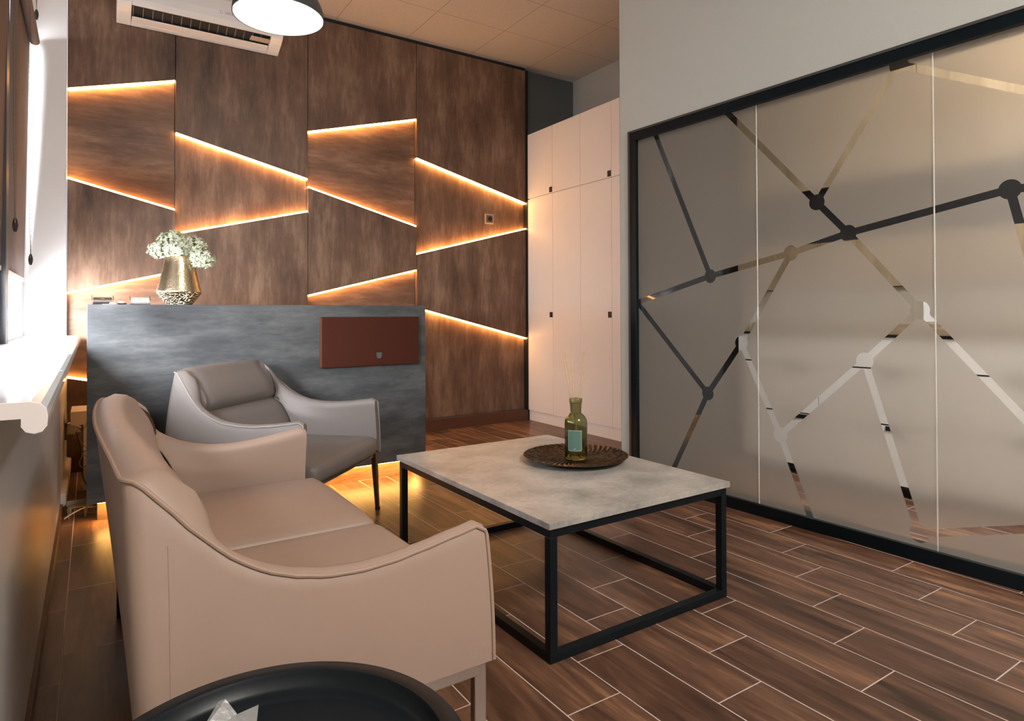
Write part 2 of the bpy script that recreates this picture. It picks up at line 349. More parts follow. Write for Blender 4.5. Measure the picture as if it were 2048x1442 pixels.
    L(fin.outputs[0], out.inputs[0])
    return m
M['frosted'] = frosted_mat()

# ------------------------------------------------------------------ mesh helpers
def box(bm, x0, x1, y0, y1, z0, z1):
    vs = [bm.verts.new(p) for p in ((x0, y0, z0), (x1, y0, z0), (x1, y1, z0), (x0, y1, z0), (x0, y0, z1), (x1, y0, z1), (x1, y1, z1), (x0, y1, z1))]
    for f in ((0, 3, 2, 1), (4, 5, 6, 7), (0, 1, 5, 4), (1, 2, 6, 5), (2, 3, 7, 6), (3, 0, 4, 7)): bm.faces.new([vs[i] for i in f])
    return vs
def prism(bm, pts, axis, a, b):
    """polygon pts (2D) extruded along axis from a to b; axis 0: pts=(y,z), 1: (x,z), 2: (x,y)"""
    def mk(p, v):
        return {0: (v, p[0], p[1]), 1: (p[0], v, p[1]), 2: (p[0], p[1], v)}[axis]
    A = [bm.verts.new(mk(p, a)) for p in pts]; B = [bm.verts.new(mk(p, b)) for p in pts]
    n = len(pts); bm.faces.new(A); bm.faces.new(B[::-1])
    for i in range(n): bm.faces.new((A[i], B[i], B[(i+1) % n], A[(i+1) % n]))
def lathe(bm, prof, seg=48, cx=0, cy=0, z0=0, close=False):
    rings = []
    for r, z in prof:
        if r < 1e-6: rings.append([bm.verts.new((cx, cy, z0+z))])
        else: rings.append([bm.verts.new((cx+r*math.cos(2*PI*i/seg), cy+r*math.sin(2*PI*i/seg), z0+z)) for i in range(seg)])
    prs = list(zip(rings, rings[1:]))
    if close: prs.append((rings[-1], rings[0]))
    for a, b in prs:
        for i in range(seg):
            j = (i+1) % seg
            if len(a) == 1 and len(b) == 1: continue
            if len(a) == 1: bm.faces.new((a[0], b[j], b[i]))
            elif len(b) == 1: bm.faces.new((a[i], a[j], b[0]))
            else: bm.faces.new((a[i], a[j], b[j], b[i]))
def tube(bm, pts, r, seg=8, closed=False, caps=True):
    pts = [Vector(p) for p in pts]; n = len(pts); rings = []
    up = Vector((0, 0, 1)); prev = None
    for i, p in enumerate(pts):
        a = pts[(i-1) % n] if (closed or i > 0) else p; c = pts[(i+1) % n] if (closed or i < n-1) else p
        t = (c-a).normalized()
        if prev is None:
            prev = t.cross(up) if abs(t.dot(up)) < .95 else t.cross(Vector((1, 0, 0)))
        prev = (prev - t*prev.dot(t)).normalized(); q = t.cross(prev)
        rr = r[i] if isinstance(r, (list, tuple)) else r
        rings.append([bm.verts.new(p+prev*rr*math.cos(2*PI*k/seg)+q*rr*math.sin(2*PI*k/seg)) for k in range(seg)])
    m = n if closed else n-1
    for i in range(m):
        a, b = rings[i], rings[(i+1) % n]
        for k in range(seg): bm.faces.new((a[k], a[(k+1) % seg], b[(k+1) % seg], b[k]))
    if caps and not closed: bm.faces.new(rings[0][::-1]); bm.faces.new(rings[-1])
def smoothpts(pts, n=8):
    """Catmull-Rom"""
    P = [Vector(p) for p in pts]; P = [P[0]*2-P[1]]+P+[P[-1]*2-P[-2]]; out = []
    for i in range(1, len(P)-2):
        for k in range(n):
            t = k/n; a, b, c, d = P[i-1:i+3]
            out.append(.5*((2*b)+(c-a)*t+(2*a-5*b+4*c-d)*t*t+(3*b-a-3*c+d)*t**3))
    out.append(P[-2]); return out
def obj(name, bm, m, parent=None, smooth=False, bevel=0, bseg=2, angle=35, loc=None):
    bmesh.ops.recalc_face_normals(bm, faces=bm.faces)
    me = bpy.data.meshes.new(name); bm.to_mesh(me); bm.free()
    for mm in (m if isinstance(m, (list, tuple)) else [m]): me.materials.append(mm)
    if smooth:
        for p in me.polygons: p.use_smooth = True
    o = bpy.data.objects.new(name, me); COL.objects.link(o)
    if parent: o.parent = parent
    if loc: o.location = loc
    if bevel:
        b = o.modifiers.new('bevel', 'BEVEL'); b.width = bevel; b.segments = bseg; b.limit_method = 'ANGLE'; b.angle_limit = math.radians(angle)
    if smooth and not bevel:
        try: me.set_sharp_from_angle(angle=math.radians(angle))
        except Exception: pass
    return o
def nb(): return bmesh.new()
def bx(name, x0, x1, y0, y1, z0, z1, m, parent=None, bevel=0):
    bm = nb(); box(bm, x0, x1, y0, y1, z0, z1); return obj(name, bm, m, parent, bevel=bevel)
def tag(o, label, cat, group=None):
    o['label'] = label; o['category'] = cat
    if group: o['group'] = group
    return o
def thing(name, label, cat, loc=(0, 0, 0), rz=0, group=None):
    o = bpy.data.objects.new(name, None); o.empty_display_size = .1; COL.objects.link(o); o.location = loc; o.rotation_euler = (0, 0, rz)
    return tag(o, label, cat, group)
def struct(o): o['kind'] = 'structure'; return o
def copy_tree(o, parent=None):
    c = o.copy(); COL.objects.link(c); c.parent = parent
    for ch in o.children: copy_tree(ch, c)
    return c

# ------------------------------------------------------------------ room shell
D = 5.485
ZC = 3.65
struct(bx('floor', -.7, 6.2, -3.1, 5.6, -.12, 0, M['floor']))
struct(bx('ceiling', -.7, 6.2, -3.1, 5.6, ZC, ZC+.12, M['ceiling']))
bm = nb(); box(bm, -.145, 4.6, D, D+.12, 0, ZC)
struct(obj('wall_back', bm, M['wall_dark']))
struct(bx('wall_window_jamb', -.60, -.147, 5.42, 5.55, .957, ZC, M['wall_white']))        # white reveal at the far end of the windows
# left wall: below the sill, above the windows, and the solid part beside the camera
bm = nb(); box(bm, -.60, -.14, 1.42, 5.475, 0, .93); box(bm, -.60, -.14, -3.1, 1.42, 0, ZC); box(bm, -.60, -.385, 1.42, 5.42, 3.03, 3.5); box(bm, -.60, -.14, 1.42, 5.42, 3.5, ZC)  # piece over the panes is added to block daylight above the blinds
struct(obj('wall_left', bm, M['wall_low']))
struct(bx('baseboard_left', -.14, -.128, -3.0, 5.40, 0, .06, M['skirt']))
struct(bx('baseboard_back', -.128, 3.765, 5.41, 5.45, 0, .105, M['skirt']))
struct(bx('gap_shade_strip', -.14, 3.76, 5.435, 5.484, 3.621, 3.649, M['under']))  # black strip added as the shade in the gap under the ceiling
struct(bx('trim_1', 3.762, 3.775, 5.405, 5.47, 0, 3.62, M['black_pull']))                # dark edge strip where the panelling ends
struct(bx('wall_recess', 4.43, 4.55, 3.26, 5.475, 0, ZC, M['wall_grey']))
# rear wall behind the camera
bm = nb(); box(bm, -.6, 6.2, -3.1, -3.0, 0, ZC)
struct(obj('wall_rear', bm, M['wall_grey']))
struct(bx('wall_office_far', 5.4, 5.5, -3.0, 3.19, 0, ZC, M['wall_grey']))
struct(bx('wall_partition_return', 3.05, 5.5, 3.19, 3.26, 0, ZC, M['wall_black']))

# ---------------- windows on the left: white frame, glass, mullion
def window(n, y0, y1):
    f = nb(); xo, xi = -.47, -.385
    box(f, xo, xi, y0, y1, .957, 1.01); box(f, xo, xi, y0, y1, 2.97, 3.03); box(f, xo, xi, y0, y0+.06, 1.01, 2.97); box(f, xo, xi, y1-.05, y1, 1.01, 2.97)
    fr = struct(obj('window_%d' % n, f, M['window_grey'], bevel=.004))
    g = nb(); box(g, xi-.012, xi+.003, y1-.085, y1-.05, 1.01, 2.97); box(g, xi-.012, xi+.003, y0+.06, y0+.085, 1.01, 2.97)
    obj('gasket', g, M['window_dark'], fr)
    g = nb(); box(g, -.432, -.428, y0+.05, y1-.05, 1.0, 2.98)
    obj('pane', g, M['window_glass'], fr)
    return fr
window(1, 4.16, 5.418); window(2, 2.78, 4.04); window(3, 1.42, 2.66)
struct(bx('trim_2', -.46, -.355, 4.04, 4.16, .957, 3.03, M['window_dark']))
struct(bx('trim_3', -.46, -.355, 2.66, 2.78, .957, 3.03, M['window_dark']))
# sill: one long white board with a bullnose front that hooks down
bm = nb()
prof = [(-.40, .957), (-.083, .957), (-.070, .953), (-.062, .944), (-.060, .93), (-.061, .915), (-.068, .905), (-.078, .902), (-.090, .906), (-.096, .915), (-.096, .929), (-.40, .929)]
prism(bm, prof, 1, 1.325, 5.418)
sl = obj('windowsill', bm, M['sill'], bevel=.0)
tag(sl, 'long white windowsill board with rounded nose under the blinds', 'windowsill')
bm = nb(); prism(bm, [(x*.985-.0015, .9295+(z-.9295)*.96) for x, z in prof], 1, 1.3235, 1.326)
obj('cut_end', bm, M['sill_cut'], sl)
bm = nb()
for y in (2.02, 2.9, 3.75, 4.6): box(bm, -.40, -.062, y-.0012, y+.0012, .9565, .9574)
obj('joint', bm, M['window_grey'], sl)

# ---------------- roller blinds
def blind(y0, y1, z1, label, chain_y, chain_bottom, chain_x):
    t = thing('roller_blind', label, 'blind', (0, 0, 0), 0, 'brown roller blinds at the windows')
    bm = nb(); tube(bm, [(-.324, y0, 2.955), (-.324, y1, 2.955)], .029, 20); obj('roller', bm, M['blind'], t, smooth=True)
    bm = nb()
    n = 10
    rows = []
    for k in range(n+1):
        z = 2.955+(z1-2.955)*k/n; x = -.3535-.024*(k/n)**1.3
        rows.append([bm.verts.new((x, y0+.01, z)), bm.verts.new((x, y1-.01, z))])
    for a, b in zip(rows, rows[1:]): bm.faces.new((a[0], a[1], b[1], b[0]))
    o = obj('fabric', bm, M['blind'], t, smooth=True)
    s = o.modifiers.new('thick', 'SOLIDIFY'); s.thickness = .0015
    bx('bottom_bar', -.3825, -.3725, y0+.01, y1-.01, z1-.022, z1+.003, M['white_gloss'], t, bevel=.003)
    # bead chain loop with its weight
    cx = chain_x
    bm = nb()
    loop = smoothpts([(cx, chain_y, 2.98), (cx, chain_y, 2.3), (cx+.004, chain_y+.01, chain_bottom+.25), (cx+.006, chain_y+.03, chain_bottom+.06), (cx+.006, chain_y+.045, chain_bottom+.05),
                     (cx+.006, chain_y+.065, chain_bottom+.09), (cx+.004, chain_y+.075, 2.3), (cx, chain_y+.06, 2.98)], 40)
    for p in loop[::2]:
        bmesh.ops.create_icosphere(bm, subdivisions=1, radius=.0026, matrix=Matrix.Translation(p))
    tube(bm, loop, .0011, 5)
    obj('chain', bm, M['socket_brown'], t)
    bm = nb(); lathe(bm, [(0, -.032), (.006, -.03), (.010, -.015), (.012, 0), (.010, .018), (.005, .034), (0, .036)], 14)
    w = obj('chain_weight', bm, M['under'], t, smooth=True, loc=(cx+.006, chain_y+.045, chain_bottom+.03)); w['label'] = 'dark teardrop weight'
    return t
blind(4.17, 5.36, 1.345, 'brown roller blind over the window next to the panelled wall', 4.70, 1.40, -.308)
blind(1.44, 2.66, 1.345, 'brown roller blind over the window nearest the camera, outside the photo', 2.4, 1.50, -.29)
blind(2.80, 4.045, 1.345, 'brown roller blind at the left photo edge, nearer the camera', 3.80, 1.50, -.310)

t = thing('blind_cord', 'short cord with dark teardrop weight hanging above the roller blind', 'cord', (-.300, 5.11, 3.04))
bm = nb(); tube(bm, [(0, 0, .03), (-.004, -.006, .25), (-.004, -.010, .4595)], .0013, 5); tube(bm, [(0, 0, .03), (.004, .008, .25), (.004, .010, .4595)], .0013, 5); obj('cord', bm, M['socket_brown'], t)
bm = nb(); lathe(bm, [(0, -.032), (.006, -.03), (.010, -.015), (.012, 0), (.010, .018), (.005, .034), (0, .036)], 14); obj('weight', bm, M['under'], t, smooth=True)

# ---------------- back wall panelling with LED slots
YR, YB = 5.43, 5.474
cols = [(-.143, .53, [(2.695, 2.882), (2.056, 1.889), (1.261, 1.430), (.658, .510)], 'first column from the window'),
        (.53, 1.525, [(2.486, 2.246), (1.709, 1.962)], 'second column, behind the vase'),
        (1.525, 2.525, [(2.648, 2.917), (2.168, 1.907), (1.262, 1.511), (.66, .50)], 'third column, above the desk'),
        (2.525, 3.762, [(2.555, 2.246), (1.651, 1.971), (1.160, .848)], 'fourth column, beside the white cabinets')]
BOT, TOP = .108, 3.62
def poly_panel(x0, x1, lo, hi, raised, m, label):
    g = .0022
    pts = [(x0+g, lo[0]), (x1-g, lo[1]), (x1-g, hi[1]), (x0+g, hi[0])]
    bm = nb(); prism(bm, pts, 1, YR if raised else YB, 5.484)
    o = obj('wall_panel', bm, m, bevel=.0015 if raised else 0)
    tag(o, label, 'wall panel', 'brown panels of the LED wall')
    return o
names = ['top', 'upper trapezoid', 'middle', 'lower', 'bottom']
for ci, (x0, x1, lines, nm) in enumerate(cols):
    edges = [(TOP, TOP)] + lines + [(BOT, BOT)]
    for i in range(len(edges)-1):
        hi, lo = edges[i], edges[i+1]; raised = (i % 2 == 0)
        m = M['panel_v'] if (raised or ci in (1, 3)) else M['panel_h']
        which = {0: 'tall upper brown wall panel above the glowing lines', 1: 'recessed brown trapezoid panel lit from both its slanted edges', 2: 'raised brown wall panel under the second glowing line',
                 3: 'recessed brown panel under the lowest visible glowing line', 4: 'lowest raised brown panel near the floor'}[i]
        poly_panel(x0, x1, lo, hi, raised, m, which + ', ' + nm)
    for j, (za, zb) in enumerate(lines):
        s = -1 if j % 2 == 0 else 1          # strip sits on the raised panel's edge, facing into the recess
        t = .013*s
        bm = nb()
        prism(bm, [(x0+.004, za+s*.0005), (x1-.004, zb+s*.0005), (x1-.004, zb+t), (x0+.004, za+t)], 1, YR+.002, YB-.002)
        o = obj('led_strip', bm, M['led'])
        tag(o, ['uppermost', 'second', 'third', 'lowest'][j] + ' slanted warm LED strip in the ' + nm, 'light strip', 'warm LED strips in the panelled wall')
# socket on the panelling
t = thing('wall_socket', 'taupe square power socket on the lit brown panel near the white cabinets', 'socket', (3.336, 5.470, 2.05))
bm = nb(); box(bm, -.05, .05, -.012, .004, -.05, .05); obj('plate', bm, M['socket_edge'], t, bevel=.003)
bm = nb(); box(bm, -.036, .036, -.016, -.010, -.036, .036); obj('insert', bm, M['socket_brown'], t, bevel=.002)
bm = nb(); tube(bm, [(.004, -.0175, 0), (.004, -.0155, 0)], .024, 24); obj('outlet', bm, M['under'], t)

# ---------------- tall white cabinets
def cabinet(y_hi, y_lo, n, label):
    t = thing('tall_cabinet', label, 'cabinet', (0, 0, 0), 0, 'tall white cabinets')
    bx('body', 3.79, 4.42, y_lo+.001, y_hi-.001, .105, 2.947, M['white_lam'], t)
    bx('plinth', 3.785, 4.40, y_lo+.001, y_hi-.001, 0, .105, M['white_lam'], t)
    w = (y_hi-y_lo)/n; g = .0016
    for k in range(n):
        a, b = y_hi-w*k, y_hi-w*(k+1)
        for (z0, z1) in ((2.285, 2.947), (.108, 2.275)):
            d = bx('door', 3.770, 3.789, b+g, a-g, z0, z1, M['white_lam'], t, bevel=.001)
            if k % 2 == 0:
                hz = 2.292 if z0 > 2 else 1.06
                h = bx('handle', 3.766, 3.7715, b+.006, b+.050, hz, hz+.052, M['black_pull'], d, bevel=.001); h['label'] = 'black edge pull'
    return t
cabinet(5.408, 4.560, 2, 'floor-to-lintel white cabinet right against the brown panelled wall')
cabinet(4.560, 3.710, 2, 'second tall white cabinet from the panelled wall, partly behind the grey partition')
cabinet(3.710, 3.262, 1, 'narrow white cabinet hidden at the near end of the cabinet row')

# ---------------- glazed partition (rotated slightly): local x along the wall toward the camera, local y into the office
GO = Vector((2.9866, 3.19, 0)); GA = math.atan2(-.9993, .0366)
def pobj(o): o.location = GO; o.rotation_euler = (0, 0, GA); return o
bm = nb(); box(bm, 0, 6.2, .0, .12, 2.30, ZC); box(bm, 0, .085, 0, .12, 0, 2.30); box(bm, 5.2, 6.2, 0, .12, 0, 2.30)
w = struct(pobj(obj('wall_right', bm, M['wall_grey'])))
win = struct(pobj(bpy.data.objects.new('window_4', None))); COL.objects.link(win)
bm = nb()
box(bm, .100, 5.19, -.012, .10, 2.235, 2.292); box(bm, .100, 5.19, -.012, .10, .0, .062); box(bm, .100, .152, -.0115, .0995, .06, 2.24); box(bm, 5.14, 5.19, -.0115, .0995, .06, 2.24)
obj('frame', bm, M['frame_black'], win, bevel=.002)
bm = nb(); box(bm, .086, 5.2, -.016, .0, 2.290, 2.303); box(bm, .086, .101, -.016, 0, 0, 2.291)
o = obj('outer_edge', bm, M['frame_grey'], win)
xs = [.150, 1.026, 1.890, 2.76, 3.63, 4.50, 5.15]
for a, b in zip(xs, xs[1:]):
    bm = nb()
    v = [bm.verts.new(p) for p in ((a+.003, .012, .055), (b-.003, .012, .055), (b-.003, .012, 2.24), (a+.003, .012, 2.24))]; bm.faces.new(v)
    obj('glass_pane', bm, M['frosted'], win)
    if b < 5.1:
        bm = nb(); box(bm, b-.0018, b+.0018, .009, .015, .06, 2.24); obj('seal', bm, M['seam'], win)

# ---------------- office beyond the glass: pale wall unit seen through the clear strips
t = thing('wall_unit', 'office wall unit with white drawers and oak upper doors behind the frosted glass', 'cabinet', (0, 0, 0))
X0 = 4.0
bx('carcass', X0+.02, 4.55, -1.6, 3.02, .06, 2.75, M['black_pull'], t)
bx('kick_board', X0+.05, 4.5, -1.6, 3.02, 0, .06, M['under'], t)
yy = [3.02, 2.40, 1.785, 1.17, .555, -.06, -.675, -1.29]
for i, (a, b) in enumerate(zip(yy, yy[1:])):
    for (z0, z1) in ((.07, .415), (.425, .75), (.76, .945)):
        d = bx('drawer', X0, X0+.018, b+.003, a-.003, z0, z1, M['white_lam'], t)
        if z0 < .7: bx('handle', X0-.003, X0+.001, b+.05, b+.19, z1-.03, z1-.002, M['black_pull'], d)
    bx('upper_door', X0+.002, X0+.018, b+.002, a-.002, 1.255, 1.555, M['oak'], t)
    bx('upper_door', X0+.002, X0+.018, b+.002, a-.002, 1.915, 2.74, M['oak'], t)
bx('niche_back', X0+.012, X0+.019, -1.6, 3.02, 1.03, 1.25, M['niche'], t)
bx('counter_board', X0-.01, X0+.018, -1.6, 3.02, .965, 1.03, M['oak'], t)

# ------------------------------------------------------------------ reception desk
YF = 4.0
desk = thing('reception_desk', 'dark slate reception desk with raised front, glowing underneath', 'desk', (0, 0, 0))
bx('front_panel', -.018, 1.924, YF, YF+.04, .111, 1.156, M['desk'], desk, bevel=.0012)
bx('top_board', -.018, 1.924, YF+.04, YF+.36, 1.12, 1.1555, M['desk'], desk, bevel=.001)
bx('side_panel', 1.884, 1.924, YF+.04, YF+.76, .111, 1.12, M['desk'], desk)
bx('side_panel', -.018, .022, YF+.04, YF+.36, .111, 1.12, M['desk'], desk)
bx('worktop', .30, 1.884, YF+.04, YF+.76, .70, .74, M['desk'], desk)
bx('plinth', .03, 1.862, YF+.085, YF+.14, 0, .111, M['desk_wood'], desk)
bx('led_strip', .03, 1.90, YF+.012, YF+.060, .107, .111, M['led_soft'], desk)
bx('led_strip', 1.880, 1.915, YF+.08, YF+.74, .107, .111, M['led_soft'], desk)
bx('plinth', 1.80, 1.862, YF+.14, YF+.72, 0, .111, M['desk_wood'], desk)
# rust-red board on the desk front
t = thing('mail_box', 'flat rust-red rectangular panel box fixed to the desk front', 'panel', (1.53, YF, .922))
bx('box_body', -.330, .330, -.032, 0, -.159, .159, M['rust'], t, bevel=.003)
bx('hinge_edge', -.336, -.326, -.030, -.001, -.155, .155, M['skirt'], t)
bm = nb(); prism(bm, [(-.019, .019), (.019, .019), (.015, -.012), (.008, -.020), (-.008, -.020), (-.015, -.012)], 1, -.0335, -.0315)
o = obj('emblem', bm, M['mark_grey'], t, loc=(.045, 0, -.093)); o['label'] = 'small slate-blue shield mark'

# vase and hydrangeas
VX, VY, VZ = .427, 4.16, 1.156
t = thing('vase', 'hammered champagne metal vase holding pale green hydrangeas on the desk', 'vase', (VX, VY, VZ))
bm = nb()
lathe(bm, [(0, .001), (.066, 0), (.070, .004), (.090, .030), (.112, .060), (.1185, .072), (.1165, .082), (.100, .150), (.084, .225), (.075, .275), (.0755, .282), (.072, .283), (.070, .275), (.080, .22), (.095, .15), (.110, .08), (.06, .01), (0, .008)], 64)
obj('body', bm, M['vase'], t, smooth=True, angle=60)
def hydrangea(cx, cy, cz, r, sq, n, label, seed):
    rnd = random.Random(seed)
    t = thing('hydrangea', label, 'flower', (VX, VY, VZ+.02), 0, 'pale green hydrangeas in the vase')
    bm = nb()
    c = Vector((cx, cy, cz))
    for i in range(n):
        # even points on a sphere, denser on top
        z = 1-1.8*(i+.5)/n; a = i*2.39996; q = math.sqrt(max(0, 1-z*z))
        d = Vector((q*math.cos(a), q*math.sin(a), z)); d = (d+Vector([rnd.uniform(-.2, .2) for _ in range(3)])).normalized()
        p = c+Vector((d.x*r*sq[0], d.y*r*sq[1], d.z*r*sq[2]))*rnd.uniform(.80, 1.12)
        u = d.orthogonal().normalized(); v = d.cross(u); th = rnd.uniform(0, PI)
        s = rnd.uniform(.0075, .0115)
        for k in range(4):
            a0 = th+k*PI/2; e = u*math.cos(a0)+v*math.sin(a0); f = u*math.cos(a0+PI/2)+v*math.sin(a0+PI/2)
            lift = d*rnd.uniform(-.006, .010)
            vs = [bm.verts.new(p), bm.verts.new(p+e*s*.75+f*s*.55+lift*.3), bm.verts.new(p+e*s*1.35+lift), bm.verts.new(p+e*s*.75-f*s*.55+lift*.3)]
            bm.faces.new(vs)
    o = obj('flower_head', bm, M['petal'], t)
    bm = nb(); bmesh.ops.create_icosphere(bm, subdivisions=2, radius=r*.66, matrix=Matrix.Translation(c) @ Matrix.Diagonal((*sq, 1)))
    obj('head_core', bm, M['floret_shade'], o)
    bm = nb(); tube(bm, smoothpts([(cx*.08, cy*.08, 0), (cx*.2, cy*.2, .18), (cx*.45, cy*.45, .255), (cx*.9, cy*.9, cz)], 5), .0035, 6); obj('stem', bm, M['stem'], t)
    return t
hydrangea(-.088, -.01, .292, .060, (1.15, 1, .80), 230, 'leftmost hydrangea head, drooping left over the vase rim', 1)
hydrangea(-.028, .02, .350, .070, (1.15, 1, .80), 300, 'topmost hydrangea head of the bunch above the vase', 2)
hydrangea(.062, .01, .315, .076, (1.15, 1, .85), 340, 'large hydrangea head at the right of the bunch', 3)
hydrangea(.112, -.035, .245, .062, (1.15, 1, .82), 240, 'lowest hydrangea head, hanging at the right side of the vase', 4)
hydrangea(-.015, -.05, .300, .058, (1.2, 1, .8), 220, 'front hydrangea head in the middle over the vase mouth', 5)

# business card holders
def card_holder(cx, cy, mcard, label):
    t = thing('card_holder', label, 'card holder', (cx, cy, 1.156), 0, 'acrylic card holders on the desk')
    bm = nb()
    for sx in (-.050, .047):
        prism(bm, [(-.035, 0), (.030, 0), (.030, .050), (.020, .050), (-.035, .022)], 0, sx, sx+.003)
    box(bm, -.047, .047, .027, .030, 0, .050); box(bm, -.047, .047, -.035, .027, 0, .003); box(bm, -.047, .047, -.035, -.032, .003, .014)
    obj('holder', bm, M['acrylic'], t)
    bm = nb(); prism(bm, [(-.030, .004), (.022, .004), (.024, .040), (-.030, .024)], 0, -.043, .043)
    c = obj('card_stack', bm, mcard, t)
    bm = nb(); prism(bm, [(-.010, .0312), (-.0005, .0312+.0028), (-.0005, .0318+.0028), (-.010, .0318)], 0, -.008, .008)
    obj('emblem', bm, M['gold'], c)
    return t
card_holder(.052, 4.11, M['card_dark'], 'clear acrylic holder with dark business cards at the desk corner')
card_holder(.228, 4.12, M['card_light'], 'clear acrylic holder with white business cards beside the vase')
t = thing('pebble_dish', 'tiny dark dish with a white pebble between the two card holders', 'dish', (.142, 4.12, 1.156))
bm = nb(); lathe(bm, [(0, 0), (.016, 0), (.024, .007), (.022, .008), (.014, .003), (0, .003)], 24); obj('dish', bm, M['under'], t, smooth=True)
bm = nb(); bmesh.ops.create_icosphere(bm, subdivisions=3, radius=1, matrix=Matrix.Translation((-.006, 0, .0115)) @ Matrix.Diagonal((.016, .012, .009, 1))); obj('pebble', bm, M['stone'], t, smooth=True)
bm = nb(); lp = []
for i in range(90):
    a = i*.7; rr = .010+.004*math.sin(i*1.3); lp.append((rr*math.cos(a)+.008*math.sin(i*.21), rr*math.sin(a)*.7, .003+.007*(i/90)+.002*math.sin(i)))
lp = [(-.05, .005, .0012), (-.03, -.004, .0012), (-.015, .002, .002)]+lp
tube(bm, lp, .0011, 5)
o = obj('twine_bundle', bm, M['twine'], loc=(.100, 4.062, 1.1565)); tag(o, 'little tangle of beige twine in front of the dark card holder', 'twine')

# ------------------------------------------------------------------ behind and beside the desk, seen in the gap at the left
t = thing('low_shelf', 'cream low shelf table with one leg, seen in the gap left of the desk', 'shelf', (0, 0, 0))
bx('shelf_board', -.105, .28, 4.80, 5.10, .415, .50, M['cream'], t, bevel=.002)
bx('leg', -.038, .006, 4.83, 4.87, 0, .415, M['cream'], t); bx('leg', .22, .26, 4.83, 4.87, 0, .415, M['cream'], t)
o = bx('cable_trunking', -.14, -.112, 4.30, 5.36, .045, .115, M['trunk'], bevel=.004); tag(o, 'beige cable trunking along the foot of the window wall', 'trunking')
t = thing('power_outlet', 'dark double outlet low on the window wall with cream plugs', 'socket', (-.14, 5.08, .355))
bm = nb(); box(bm, 0, .012, -.10, .07, -.055, .055); obj('plate', bm, M['socket_brown'], t, bevel=.002)
for i, (dy, dz) in enumerate(((-.055, 0), (.03, .012))):
    bm = nb(); box(bm, .012, .055, dy-.024, dy+.024, dz-.024, dz+.024); tube(bm, [(.05, dy, dz), (.085, dy-.01, dz-.012)], [.014, .008], 10)
    p = obj('plug', bm, M['plug'], t, bevel=.004)
cab = [([(-.06, 5.03, .35), (-.02, 5.0, .33), (.02, 4.98, .26), (.02, 4.97, .12), (.06, 5.0, .02)], .0045, M['cable_black'], 'black power cable drooping from the cream plugs'),
       ([(.02, 4.62, .68), (-.005, 4.62, .60), (-.02, 4.63, .45), (-.055, 4.63, .36), (-.01, 4.64, .27), (.02, 4.64, .15), (.0, 4.66, .08)], .0022, M['cable_grey'], 'thin grey cable hanging down past the cream shelf'),
       ([(.03, 4.50, .62), (.0, 4.50, .50), (.012, 4.5, .40), (.008, 4.5, .28), (.015, 4.5, .14), (.04, 4.5, .01)], .005, M['cable_black'], 'thick black cable hanging beside the desk side'),
       ([(-.05, 4.72, .22), (-.03, 4.70, .27), (.0, 4.70, .24), (-.02, 4.71, .18), (-.05, 4.72, .17), (-.055, 4.72, .21), (-.03, 4.71, .24), (.02, 4.70, .15), (.05, 4.70, .10)], .003, M['cable_grey'], 'looped grey cable knot in the gap by the desk'),
       ([(-.075, 5.0, .33), (-.055, 4.9, .25), (-.05, 4.85, .15), (-.03, 4.8, .06), (.02, 4.75, .008)], .003, M['cable_black'], 'black cable running from the outlet down to the floor')]
for pts, r, mm, lb in cab:
    bm = nb(); tube(bm, smoothpts(pts, 8), r, 8); tag(obj('cable', bm, mm, smooth=True), lb, 'cable', 'cables in the gap left of the desk')
t = thing('plastic_stand', 'grey plastic stand with pointed legs on the floor left of the desk', 'stand', (-.055, 4.22, 0), .15)
bm = nb(); box(bm, -.05, .065, -.03, .05, .055, .060); box(bm, -.05, .065, .03, .036, .060, .085); obj('plate', bm, M['cable_grey'], t, bevel=.002)
for (x, y) in ((-.045, -.03), (.03, -.035), (.06, .04)):
    bm = nb(); tube(bm, [(x, y, .058), (x-.004, y-.004, .0)], [.012, .002], 4); obj('leg', bm, M['cable_grey'], t)
bm = nb(); tube(bm, smoothpts([(-.07, -.04, .012), (-.03, -.045, .035), (.02, -.04, .052), (.08, -.03, .045)], 6), .004, 6); obj('brace', bm, M['trunk'], t)

